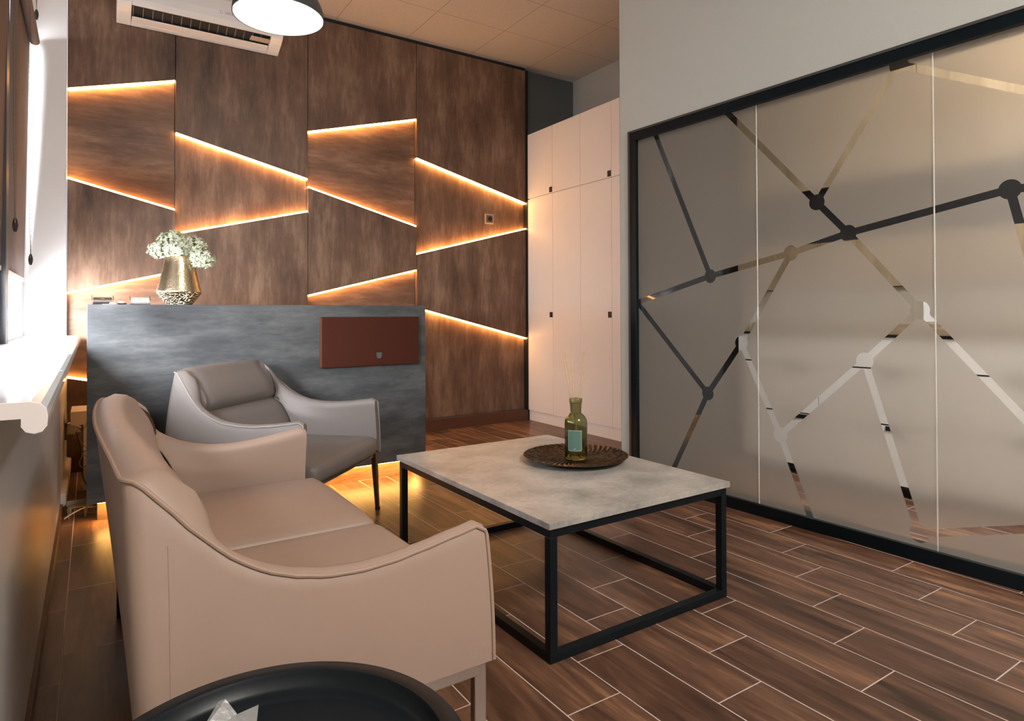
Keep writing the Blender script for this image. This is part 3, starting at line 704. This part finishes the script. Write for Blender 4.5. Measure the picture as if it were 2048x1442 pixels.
# ------------------------------------------------------------------ upholstered seats
def interp(x, P):
    if x <= P[0][0]: return P[0][1]
    for (a, b), (c, d) in zip(P, P[1:]):
        if x <= c:
            t = (x-a)/(c-a); t = t*t*(3-2*t)*.35+t*.65
            return b+(d-b)*t
    return P[-1][1]
ARM = [(.045, .803), (.065, .800), (.085, .785), (.11, .755), (.15, .710), (.19, .670), (.23, .637), (.28, .610), (.33, .593), (.39, .581), (.46, .577), (.53, .581), (.60, .591), (.68, .604), (.735, .613), (.756, .611)]
ZB = .32
def seat_shell(root, hw0, bump, nback, leather, edge, seam, arm_prof, bow):
    XF = .756
    def hwo(z): s = max(0, (z-ZB))/.5; return hw0-.098*s*s
    def xbo(z): return .068-.026*(z-ZB)/.5
    def path(kind, i, xb, hw, r, xf=XF):
        # kind 'arm' i=0..1 front->corner, 'cor' angle 0..1, 'bak' -1..1
        if kind == 'arm': return (xf+(xb+r-xf)*i, -hw)
        if kind == 'cor': a = -PI/2-i*PI/2; return (xb+r+r*math.cos(a), -hw+r+r*math.sin(a))
        return (xb, (hw-r)*i)
    samp = [('arm', i/30) for i in range(30)]+[('cor', i/8) for i in range(8)]+[('bak', -1+2*i/nback) for i in range(nback+1)]
    samp += [('cor2', 1-(i+1)/8) for i in range(8)]+[('arm2', 1-(i+1)/30) for i in range(30)]
    RC = .034
    def pt(s, xb, hw, r):
        k, i = s
        if k.endswith('2'):
            x, y = path(k[:3], i, xb, hw, r); return x, -y
        return path(k, i, xb, hw, r)
    bm = nb(); cols_ = []; pipe = []
    for s in samp:
        x0, y0 = pt(s, .045, hw0-.09, RC)
        zt = interp(x0, arm_prof)
        back = s[0] == 'bak'
        bowt = (1-s[1]**2) if back else 0
        if back: zt = arm_prof[0][1]+bump*(1-s[1]**4)
        if s[0].startswith('arm') and s[1] < .03: zt -= .010
        lv = []
        for k in range(11):
            z = ZB+(zt-ZB)*k/10
            x, y = pt(s, xbo(z), hwo(z), RC); x -= bow*bowt*((z-ZB)/.5)
            lv.append((x, y, z))
        top = lv[-1]; pipe.append(top)
        sgn = -1 if top[1] < 0 else 1
        def inner(z):
            t = min(1.15, max(0, (.82-z)/.40))
            xi = .115+.165*t**.9+.024*math.sin(min(1, t/.46)*PI)-.026*math.exp(-((t-.475)/.035)**2)+.016*math.sin(max(0, min(1, (t-.5)/.5))*PI)
            xi -= bow*bowt*max(0, 1-t)
            hin = hwo(z)-.040
            xo = pt(s, .045, 1, RC)[0]
            if back:
                ys = s[1]*(hin-.035-.03*min(1, t)); k2 = (abs(s[1]))**10
                return (xi-.012*k2, ys, z)
            if s[0].startswith('cor'):
                f = s[1]; return (xi-.012, sgn*(hin-(.035+.03*min(1, t))*f), z)
            k_ = .03; d = xo-xi
            x = xi+(d+math.sqrt(d*d+k_*k_))/2-.012*max(0, 1-abs(d)/.1)
            q = min(1, max(0, 1-(x-.28)/.42)); add = .05*q*q*min(1, max(0, (zt+.01-z)/.10))
            return (x, sgn*(hin-add), z)
        i0 = inner(zt-.018)
        mid = lambda f, dz: (top[0]+(i0[0]-top[0])*f, top[1]+(i0[1]-top[1])*f, zt+dz)
        lv += [mid(.12, .006), mid(.38, .012 if not back else .018), mid(.68, .010 if not back else .014), mid(.9, .0)]
        for k in range(17):
            z = (zt-.018)+(.335-(zt-.018))*k/16
            lv.append(inner(z))
        cols_.append([bm.verts.new(p) for p in lv])
    for a, b in zip(cols_, cols_[1:]):
        for k in range(len(a)-1): bm.faces.new((a[k], a[k+1], b[k+1], b[k]))
    bm.faces.new(cols_[0]); bm.faces.new(cols_[-1][::-1])
    o = obj('shell', bm, leather, root, smooth=True, angle=50)
    # piping along the upper edge and down both arm fronts
    bm = nb()
    f0 = [(v[0]+.002, v[1], v[2]) for v in [(.757, -hwo(z), z) for z in [ZB+.002+(arm_prof[-1][1]-.02-ZB)*k/8 for k in range(9)]]]
    f1 = [(x, -y, z) for x, y, z in reversed(f0)]
    off = []
    for p in pipe: off.append((p[0], p[1], p[2]+.002))
    tube(bm, f0+off+f1, .0048, 8)
    obj('piping', bm, edge, root, smooth=True)
    if seam:
        for sg in (-1, 1):
            bm = nb(); tube(bm, [(.115, sg*(hwo(z)+.0002), z) for z in [ZB+.01+(.68-ZB)*k/12 for k in range(13)]], .0009, 5)
            obj('side_seam', bm, leather, root)
def cushion(root, name, x0, x1, y0, y1, z0, z1, crown, m, n=5.5, front=0):
    bm = nb(); bmesh.ops.create_cube(bm, size=2); bmesh.ops.subdivide_edges(bm, edges=bm.edges, cuts=15, use_grid_fill=True)
    hx, hy, hz = (x1-x0)/2, (y1-y0)/2, (z1-z0)/2
    r = min(hz*.85, .05)
    for v in bm.verts:
        p = v.co
        q = Vector((p.x*hx, p.y*hy, p.z*hz))
        c = Vector((max(-hx+r, min(hx-r, q.x)), max(-hy+r*.7, min(hy-r*.7, q.y)), max(-hz+r, min(hz-r, q.z))))
        d = Vector((q.x-c.x, q.y-c.y, q.z-c.z))
        if d.length > 1e-6:
            d.normalize(); q = Vector((c.x+d.x*r, c.y+d.y*r*.7, c.z+d.z*r))
        ux, uy = q.x/hx, q.y/hy
        if q.z > 0: q.z += crown*(1-ux**4)*(1-uy**2)
        if front: q.x += front*(1-uy**2)*(1 if ux > 0 else 0)*ux
        v.co = Vector((q.x+(x0+x1)/2, q.y+(y0+y1)/2, q.z+(z0+z1)/2))
    return obj(name, bm, m, root, smooth=True, angle=80)

def flat_leg(bm, x, y, z1, sx, sy, dx=0, dy=0, taper=1.0):
    a = [(x-sx/2, y-sy/2), (x+sx/2, y-sy/2), (x+sx/2, y+sy/2), (x-sx/2, y+sy/2)]
    T = [bm.verts.new((px, py, z1)) for px, py in a]
    B = [bm.verts.new((x+dx+(px-x)*taper, y+dy+(py-y)*taper, 0)) for px, py in a]
    bm.faces.new(T); bm.faces.new(B[::-1])
    for i in range(4): bm.faces.new((T[i], B[i], B[(i+1) % 4], T[(i+1) % 4]))

sofa = thing('sofa', 'two-seat taupe leather sofa with winged back along the window wall', 'sofa', (0, 2.005, 0))
seat_shell(sofa, .775, .026, 36, M['leather'], M['leather_edge'], True, ARM, .034)
cushion(sofa, 'seat_cushion', .235, .795, -.690, -.003, .335, .425, .014, M['leather'], front=.006)
cushion(sofa, 'seat_cushion', .235, .795, .003, .690, .335, .425, .014, M['leather'], front=.006)
bm = nb(); box(bm, .10, .770, -.715, .715, .300, .345); obj('seat_base', bm, M['leather'], sofa, bevel=.012)
for sy in (-1, 1):
    bm = nb(); box(bm, .10, .735, sy*.752-.012, sy*.752+.012, .288, .319); obj('side_rail', bm, M['chrome'], sofa, bevel=.004)
    bm = nb(); flat_leg(bm, .732, sy*.752, .319, .030, .022); obj('leg', bm, M['chrome'], sofa, bevel=.003)
    bm = nb(); flat_leg(bm, .095, sy*.735, .319, .030, .022); obj('leg', bm, M['black_metal'], sofa, bevel=.003)

arm = thing('armchair', 'taupe leather armchair with winged back standing before the desk', 'armchair', (.523, 3.662, 0), math.atan2(-.704, .710))
ARM2 = [(.045, .826), (.075, .822), (.10, .795), (.13, .762), (.17, .716), (.21, .677), (.25, .647), (.30, .622), (.36, .604), (.44, .595), (.52, .594), (.60, .600), (.68, .610), (.735, .618), (.756, .616)]
seat_shell(arm, .435, .004, 22, M['leather_dim'], M['leather_dim_edge'], False, ARM2, .006)
cushion(arm, 'seat_cushion', .235, .790, -.355, .355, .325, .425, .016, M['leather_dim'], front=.012)
bm = nb(); box(bm, .12, .755, -.36, .36, .300, .345); obj('seat_base', bm, M['leather_dim'], arm, bevel=.012)
for (x, y, dx, dy) in ((.738, -.400, .016, -.012), (.738, .400, .016, .012), (.13, -.37, -.03, -.012), (.13, .37, -.03, .012)):
    bm = nb(); flat_leg(bm, x, y, .322, .034, .030, dx, dy, .62); lg = obj('leg', bm, M['chrome_dark'], arm, bevel=.004)
    bm = nb(); box(bm, x+dx-.011, x+dx+.011, y+dy-.010, y+dy+.010, 0, .016); obj('foot_cap', bm, M['black_rubber'], lg)

# ------------------------------------------------------------------ coffee table
CT = Vector((1.6255, 2.1855)); TH = .445
t = thing('coffee_table', 'square coffee table with pale concrete top on black tube frame', 'table', (CT.x, CT.y, 0), math.radians(.4))
hx, hy = .439, .585
bx('tabletop', -hx, hx, -hy, hy, TH-.021, TH, [M['concrete']], t, bevel=.0012)
bm = nb()
lx, ly, w = hx-.010, hy-.010, .030
for sx in (-1, 1):
    a, b = sorted((sx*lx, sx*(lx-w))); box(bm, a, b, -ly, ly, TH-.051, TH-.0215); box(bm, a, b, -ly, ly, 0.001, .031)
for sy in (-1, 1):
    a, b = sorted((sy*ly, sy*(ly-w))); box(bm, -lx+w, lx-w, a, b, TH-.051, TH-.0215); box(bm, -lx+w, lx-w, a, b, 0.001, .031)
obj('frame', bm, M['black_metal'], t, bevel=.002)
for sx in (-1, 1):
    for sy in (-1, 1):
        a, b = sorted((sx*lx, sx*(lx-w))); c, d = sorted((sy*ly, sy*(ly-w)))
        bx('leg', a+.0003, b-.0003, c+.0003, d-.0003, .030, TH-.050, M['black_metal'], t, bevel=.002)

# fluted bronze plate
PX, PY = 1.805, 2.225
t = thing('decorative_plate', 'round fluted dark bronze plate on the coffee table', 'plate', (PX, PY, TH))
bm = nb(); R0 = .232; seg = 288; ribs = 48
prof = [(.03, .0095), (.07, .0090), (.12, .0095), (.16, .0125), (.195, .0185), (.218, .0240), (.230, .0270)]
rings = []
for r, z in prof:
    amp = .0046*min(1, r/.12)*(1 if r < .225 else .4)
    rings.append([bm.verts.new((r*math.cos(2*PI*i/seg+.35*(r/.23)**2), r*math.sin(2*PI*i/seg+.35*(r/.23)**2), z+amp*math.sin(2*PI*i*ribs/seg))) for i in range(seg)])
rings.append([bm.verts.new((.233*math.cos(2*PI*i/seg+.35), .233*math.sin(2*PI*i/seg+.35), .0262)) for i in range(seg)])
for r, z in ((.215, .0180), (.16, .0075), (.05, .0055)):
    rings.append([bm.verts.new((r*math.cos(2*PI*i/seg+.35), r*math.sin(2*PI*i/seg+.35), z)) for i in range(seg)])
for a, b in zip(rings, rings[1:]):
    for i in range(seg): bm.faces.new((a[i], a[(i+1) % seg], b[(i+1) % seg], b[i]))
bm.faces.new(rings[0]); bm.faces.new(rings[-1][::-1])
obj('plate', bm, M['tray'], t, smooth=True, angle=80)
for k in range(3):
    a = 2*PI*k/3-.9
    bm = nb(); lathe(bm, [(0, 0), (.006, 0), (.007, .004), (.005, .010), (0, .010)], 12); obj('foot', bm, M['chrome'], t, smooth=True, loc=(.15*math.cos(a), .15*math.sin(a), 0))

# reed diffuser
BX, BY, BZ = 1.792, 2.205, TH+.0125
t = thing('reed_diffuser', 'olive glass reed diffuser bottle with sage label on the bronze plate', 'diffuser', (BX, BY, BZ))
out = [(0, 0), (.046, 0), (.0495, .004), (.050, .012), (.050, .158), (.048, .172), (.041, .186), (.030, .197), (.0225, .203), (.021, .208), (.021, .226)]
inn = [(.018, .226), (.018, .208), (.0195, .201), (.028, .193), (.039, .182), (.0455, .170), (.0470, .158), (.0470, .012), (.044, .006), (0, .005)]
bm = nb(); lathe(bm, out+inn, 56); obj('bottle', bm, M['bottle'], t, smooth=True, angle=60)
bm = nb(); lathe(bm, [(0, .0052), (.0435, .0062), (.0468, .0125), (.0468, .112), (0, .112)], 48); obj('liquid', bm, M['liquid'], t, smooth=True, angle=40)
bm = nb(); lathe(bm, [(.0215, .203), (.0235, .205), (.0262, .246), (.0285, .248), (.0290, .262), (.0275, .266), (.008, .266), (.008, .215), (.0215, .203)], 40); obj('cap', bm, M['cap'], t, smooth=True, angle=40)
def curved(name, r, a0, w, z0, z1, m, parent, th=.0003):
    bm = nb(); n = 14; A = []
    for k in range(n+1):
        a = a0+(k/n-.5)*w/r
        A.append([bm.verts.new((rr*math.cos(a), rr*math.sin(a), z)) for rr, z in ((r, z0), (r, z1), (r+th, z1), (r+th, z0))])
    for a, b in zip(A, A[1:]):
        for i in range(4): bm.faces.new((a[i], a[(i+1) % 4], b[(i+1) % 4], b[i]))
    bm.faces.new(A[0]); bm.faces.new(A[-1][::-1]); return obj(name, bm, m, parent)
la = math.atan2(-BY, -BX)-.10
lb_ = curved('label', .0502, la, .062, .042, .132, M['label_edge'], t)
curved('label_field', .0506, la, .057, .0445, .1295, M['label'], lb_)
curved('label_print', .0510, la, .007, .0500, .0535, M['label_edge'], lb_)
cr = Vector((math.cos(YAW), -math.sin(YAW), 0))
for k, (dx, zz, dd) in enumerate(((-.060, .482, .01), (-.052, .474, -.03), (-.016, .482, .02), (.032, .480, -.02), (.063, .477, .02))):
    top = cr*dx+Vector((dd*.5, dd, zz)); bot = cr*(-dx*.42)+Vector((-dd*.5, -dd*.6, .012))
    bm = nb(); tube(bm, [bot, top], .0016, 6)
    o = obj('reed', bm, M['reed'], t)

# ------------------------------------------------------------------ round black tray table in the foreground
SX, SY, SH = .198, .887, .50
t = thing('tray_table', 'round black metal tray side table at the bottom edge of the photo', 'side table', (SX, SY, 0))
bm = nb(); lathe(bm, [(0, SH-.036), (.205, SH-.036), (.210, SH-.033), (.2155, SH-.029), (.222, SH-.027), (.2285, SH-.022), (.234, SH-.006), (.2365, SH-.001), (.241, SH), (.263, SH-.002), (.2675, SH-.006), (.2675, SH-.012), (.262, SH-.016), (.243, SH-.016), (.238, SH-.022), (.234, SH-.036), (.222, SH-.041), (0, SH-.041)], 96)
obj('tray', bm, M['tray_side'], t, smooth=True, angle=40)
bm = nb(); tube(bm, [(.0, .0, .012), (0, 0, SH-.04)], .016, 20); obj('pole', bm, M['tray_side'], t, smooth=True)
bm = nb(); lathe(bm, [(0, 0), (.17, 0), (.172, .006), (.165, .012), (0, .014)], 64); obj('base', bm, M['tray_side'], t, smooth=True)
# crumpled clear packet on the tray
bm = nb()
v = [bm.verts.new(p) for p in ((-.030, -.030, 0), (.030, -.032, 0), (.034, .020, 0), (-.026, .026, 0), (-.026, .030, .040), (-.014, .026, .046), (.006, .020, .026), (.036, .026, .036), (.038, .014, .020), (-.034, -.030, .020), (.032, -.034, .018))]
for f in ((0, 1, 10, 9), (9, 10, 8, 6), (9, 6, 5, 4), (6, 8, 7), (1, 2, 8, 10), (0, 9, 4, 3), (3, 4, 5, 6), (3, 6, 7, 2), (2, 7, 8), (0, 3, 2, 1)): bm.faces.new([v[i] for i in f])
o = obj('clear_packet', bm, M['film'], loc=(.172, 1.035, SH-.0355)); o.rotation_euler = (0, 0, -.55); tag(o, 'crumpled clear plastic packet lying in the black tray', 'packet')

# ------------------------------------------------------------------ air conditioner
ac = thing('air_conditioner', 'white wall-mounted air conditioner at the top of the panelled wall', 'air conditioner', (0, 0, 0))
AX0, AX1 = .145, 1.275
bm = nb()
prism(bm, [(5.429, 3.224), (5.415, 3.221), (5.385, 3.232), (5.385, 3.262), (5.26, 3.31), (5.244, 3.302), (5.234, 3.318), (5.226, 3.345), (5.222, 3.40), (5.226, 3.49), (5.245, 3.515), (5.429, 3.515)], 0, AX0+.09, AX1-.09)
for a, b in ((AX0, AX0+.09), (AX1-.09, AX1)):
    prism(bm, [(5.429, 3.224), (5.415, 3.221), (5.385, 3.232), (5.30, 3.268), (5.244, 3.300), (5.234, 3.316), (5.226, 3.345), (5.222, 3.40), (5.226, 3.49), (5.245, 3.515), (5.429, 3.515)], 0, a, b)
obj('body', bm, M['white_gloss'], ac, bevel=.004)
bm = nb(); prism(bm, [(5.384, 3.2605), (5.262, 3.3080), (5.262, 3.3050), (5.384, 3.2570)], 0, AX0+.092, AX1-.092); obj('air_vent', bm, M['dark_void'], ac)
bm = nb(); prism(bm, [(5.385, 3.236), (5.330, 3.250), (5.328, 3.257), (5.385, 3.244)], 0, AX0+.095, AX1-.095); obj('flap', bm, M['white_gloss'], ac, bevel=.001)
for k in range(15):
    x = AX0+.10+.062*k
    bm = nb(); prism(bm, [(5.325, 3.262), (5.262, 3.296), (5.262, 3.305), (5.330, 3.278)], 0, x, x+.003); obj('vane', bm, M['vane'], ac)
bx('vent_cover', AX1-.235, AX1-.095, 5.262, 5.33, 3.272, 3.282, M['trunk'], ac)
bx('sensor_window', .936, .966, 5.2335, 5.240, 3.3235, 3.3325, M['red_print'], ac)
bx('display', .838, .872, 5.2345, 5.240, 3.3255, 3.338, M['green_print'], ac)
def text(body, size, m, parent, loc, rot, ext=.0004, name='lettering'):
    cu = bpy.data.curves.new('t', 'FONT'); cu.body = body; cu.size = size; cu.extrude = ext; cu.align_x = 'CENTER'; cu.align_y = 'CENTER'
    tmp = bpy.data.objects.new('tmp', cu); COL.objects.link(tmp)
    bpy.context.view_layer.update()
    me = bpy.data.meshes.new_from_object(tmp.evaluated_get(bpy.context.evaluated_depsgraph_get()))
    bpy.data.objects.remove(tmp); me.materials.clear(); me.materials.append(m)
    o = bpy.data.objects.new(name, me); COL.objects.link(o); o.parent = parent; o.location = loc; o.rotation_euler = rot
    return o
text('GREE', .026, M['grey_print'], ac, (.872, 5.2215, 3.392), (PI/2, 0, 0))
bm = nb(); tube(bm, [(.818+.009*math.cos(a), 5.2222, 3.393+.009*math.sin(a)) for a in [.4+i*.28 for i in range(20)]], .0016, 5); obj('emblem', bm, M['grey_print'], ac)

# ------------------------------------------------------------------ pendant lamp
LX, LY, LZ, LR = .735, 3.10, 2.50, .205
t = thing('pendant_lamp', 'dark grey dome pendant lamp with glowing white inside', 'lamp', (LX, LY, LZ))
bm = nb(); po = []; pi_ = []
for k in range(15):
    a = k/14*PI/2; po.append((LR*math.cos(a)**.8 if k < 14 else 0.0, .165*math.sin(a)))
for r, z in reversed(po): pi_.append((max(0, r-.003), max(0.0, z-.003)))
lathe(bm, po[:-1]+[(.02, .165), (0, .167)], 64); obj('shade', bm, M['lamp_out'], t, smooth=True)
bm = nb(); lathe(bm, [(r-.004 if r > .004 else 0, z-.002 if z > .002 else 0.0005) for r, z in po], 64); obj('shade_lining', bm, M['lamp_in'], t, smooth=True)
bm = nb(); lathe(bm, [(0, .012), (LR-.006, .012), (LR-.006, .015), (0, .015)], 64); obj('diffuser', bm, M['lamp_glow'], t)
bm = nb(); lathe(bm, [(0, .16), (.022, .16), (.022, .20), (.012, .215), (0, .215)], 24); obj('socket_cap', bm, M['lamp_out'], t, smooth=True)
bm = nb(); tube(bm, [(0, 0, .21), (0, 0, ZC-LZ-.02)], .003, 8); obj('cord', bm, M['cable_black'], t)
bm = nb(); lathe(bm, [(0, ZC-LZ-.03), (.045, ZC-LZ-.03), (.05, ZC-LZ-.0005), (0, ZC-LZ-.0005)], 32); obj('ceiling_rose', bm, M['lamp_out'], t, smooth=True)
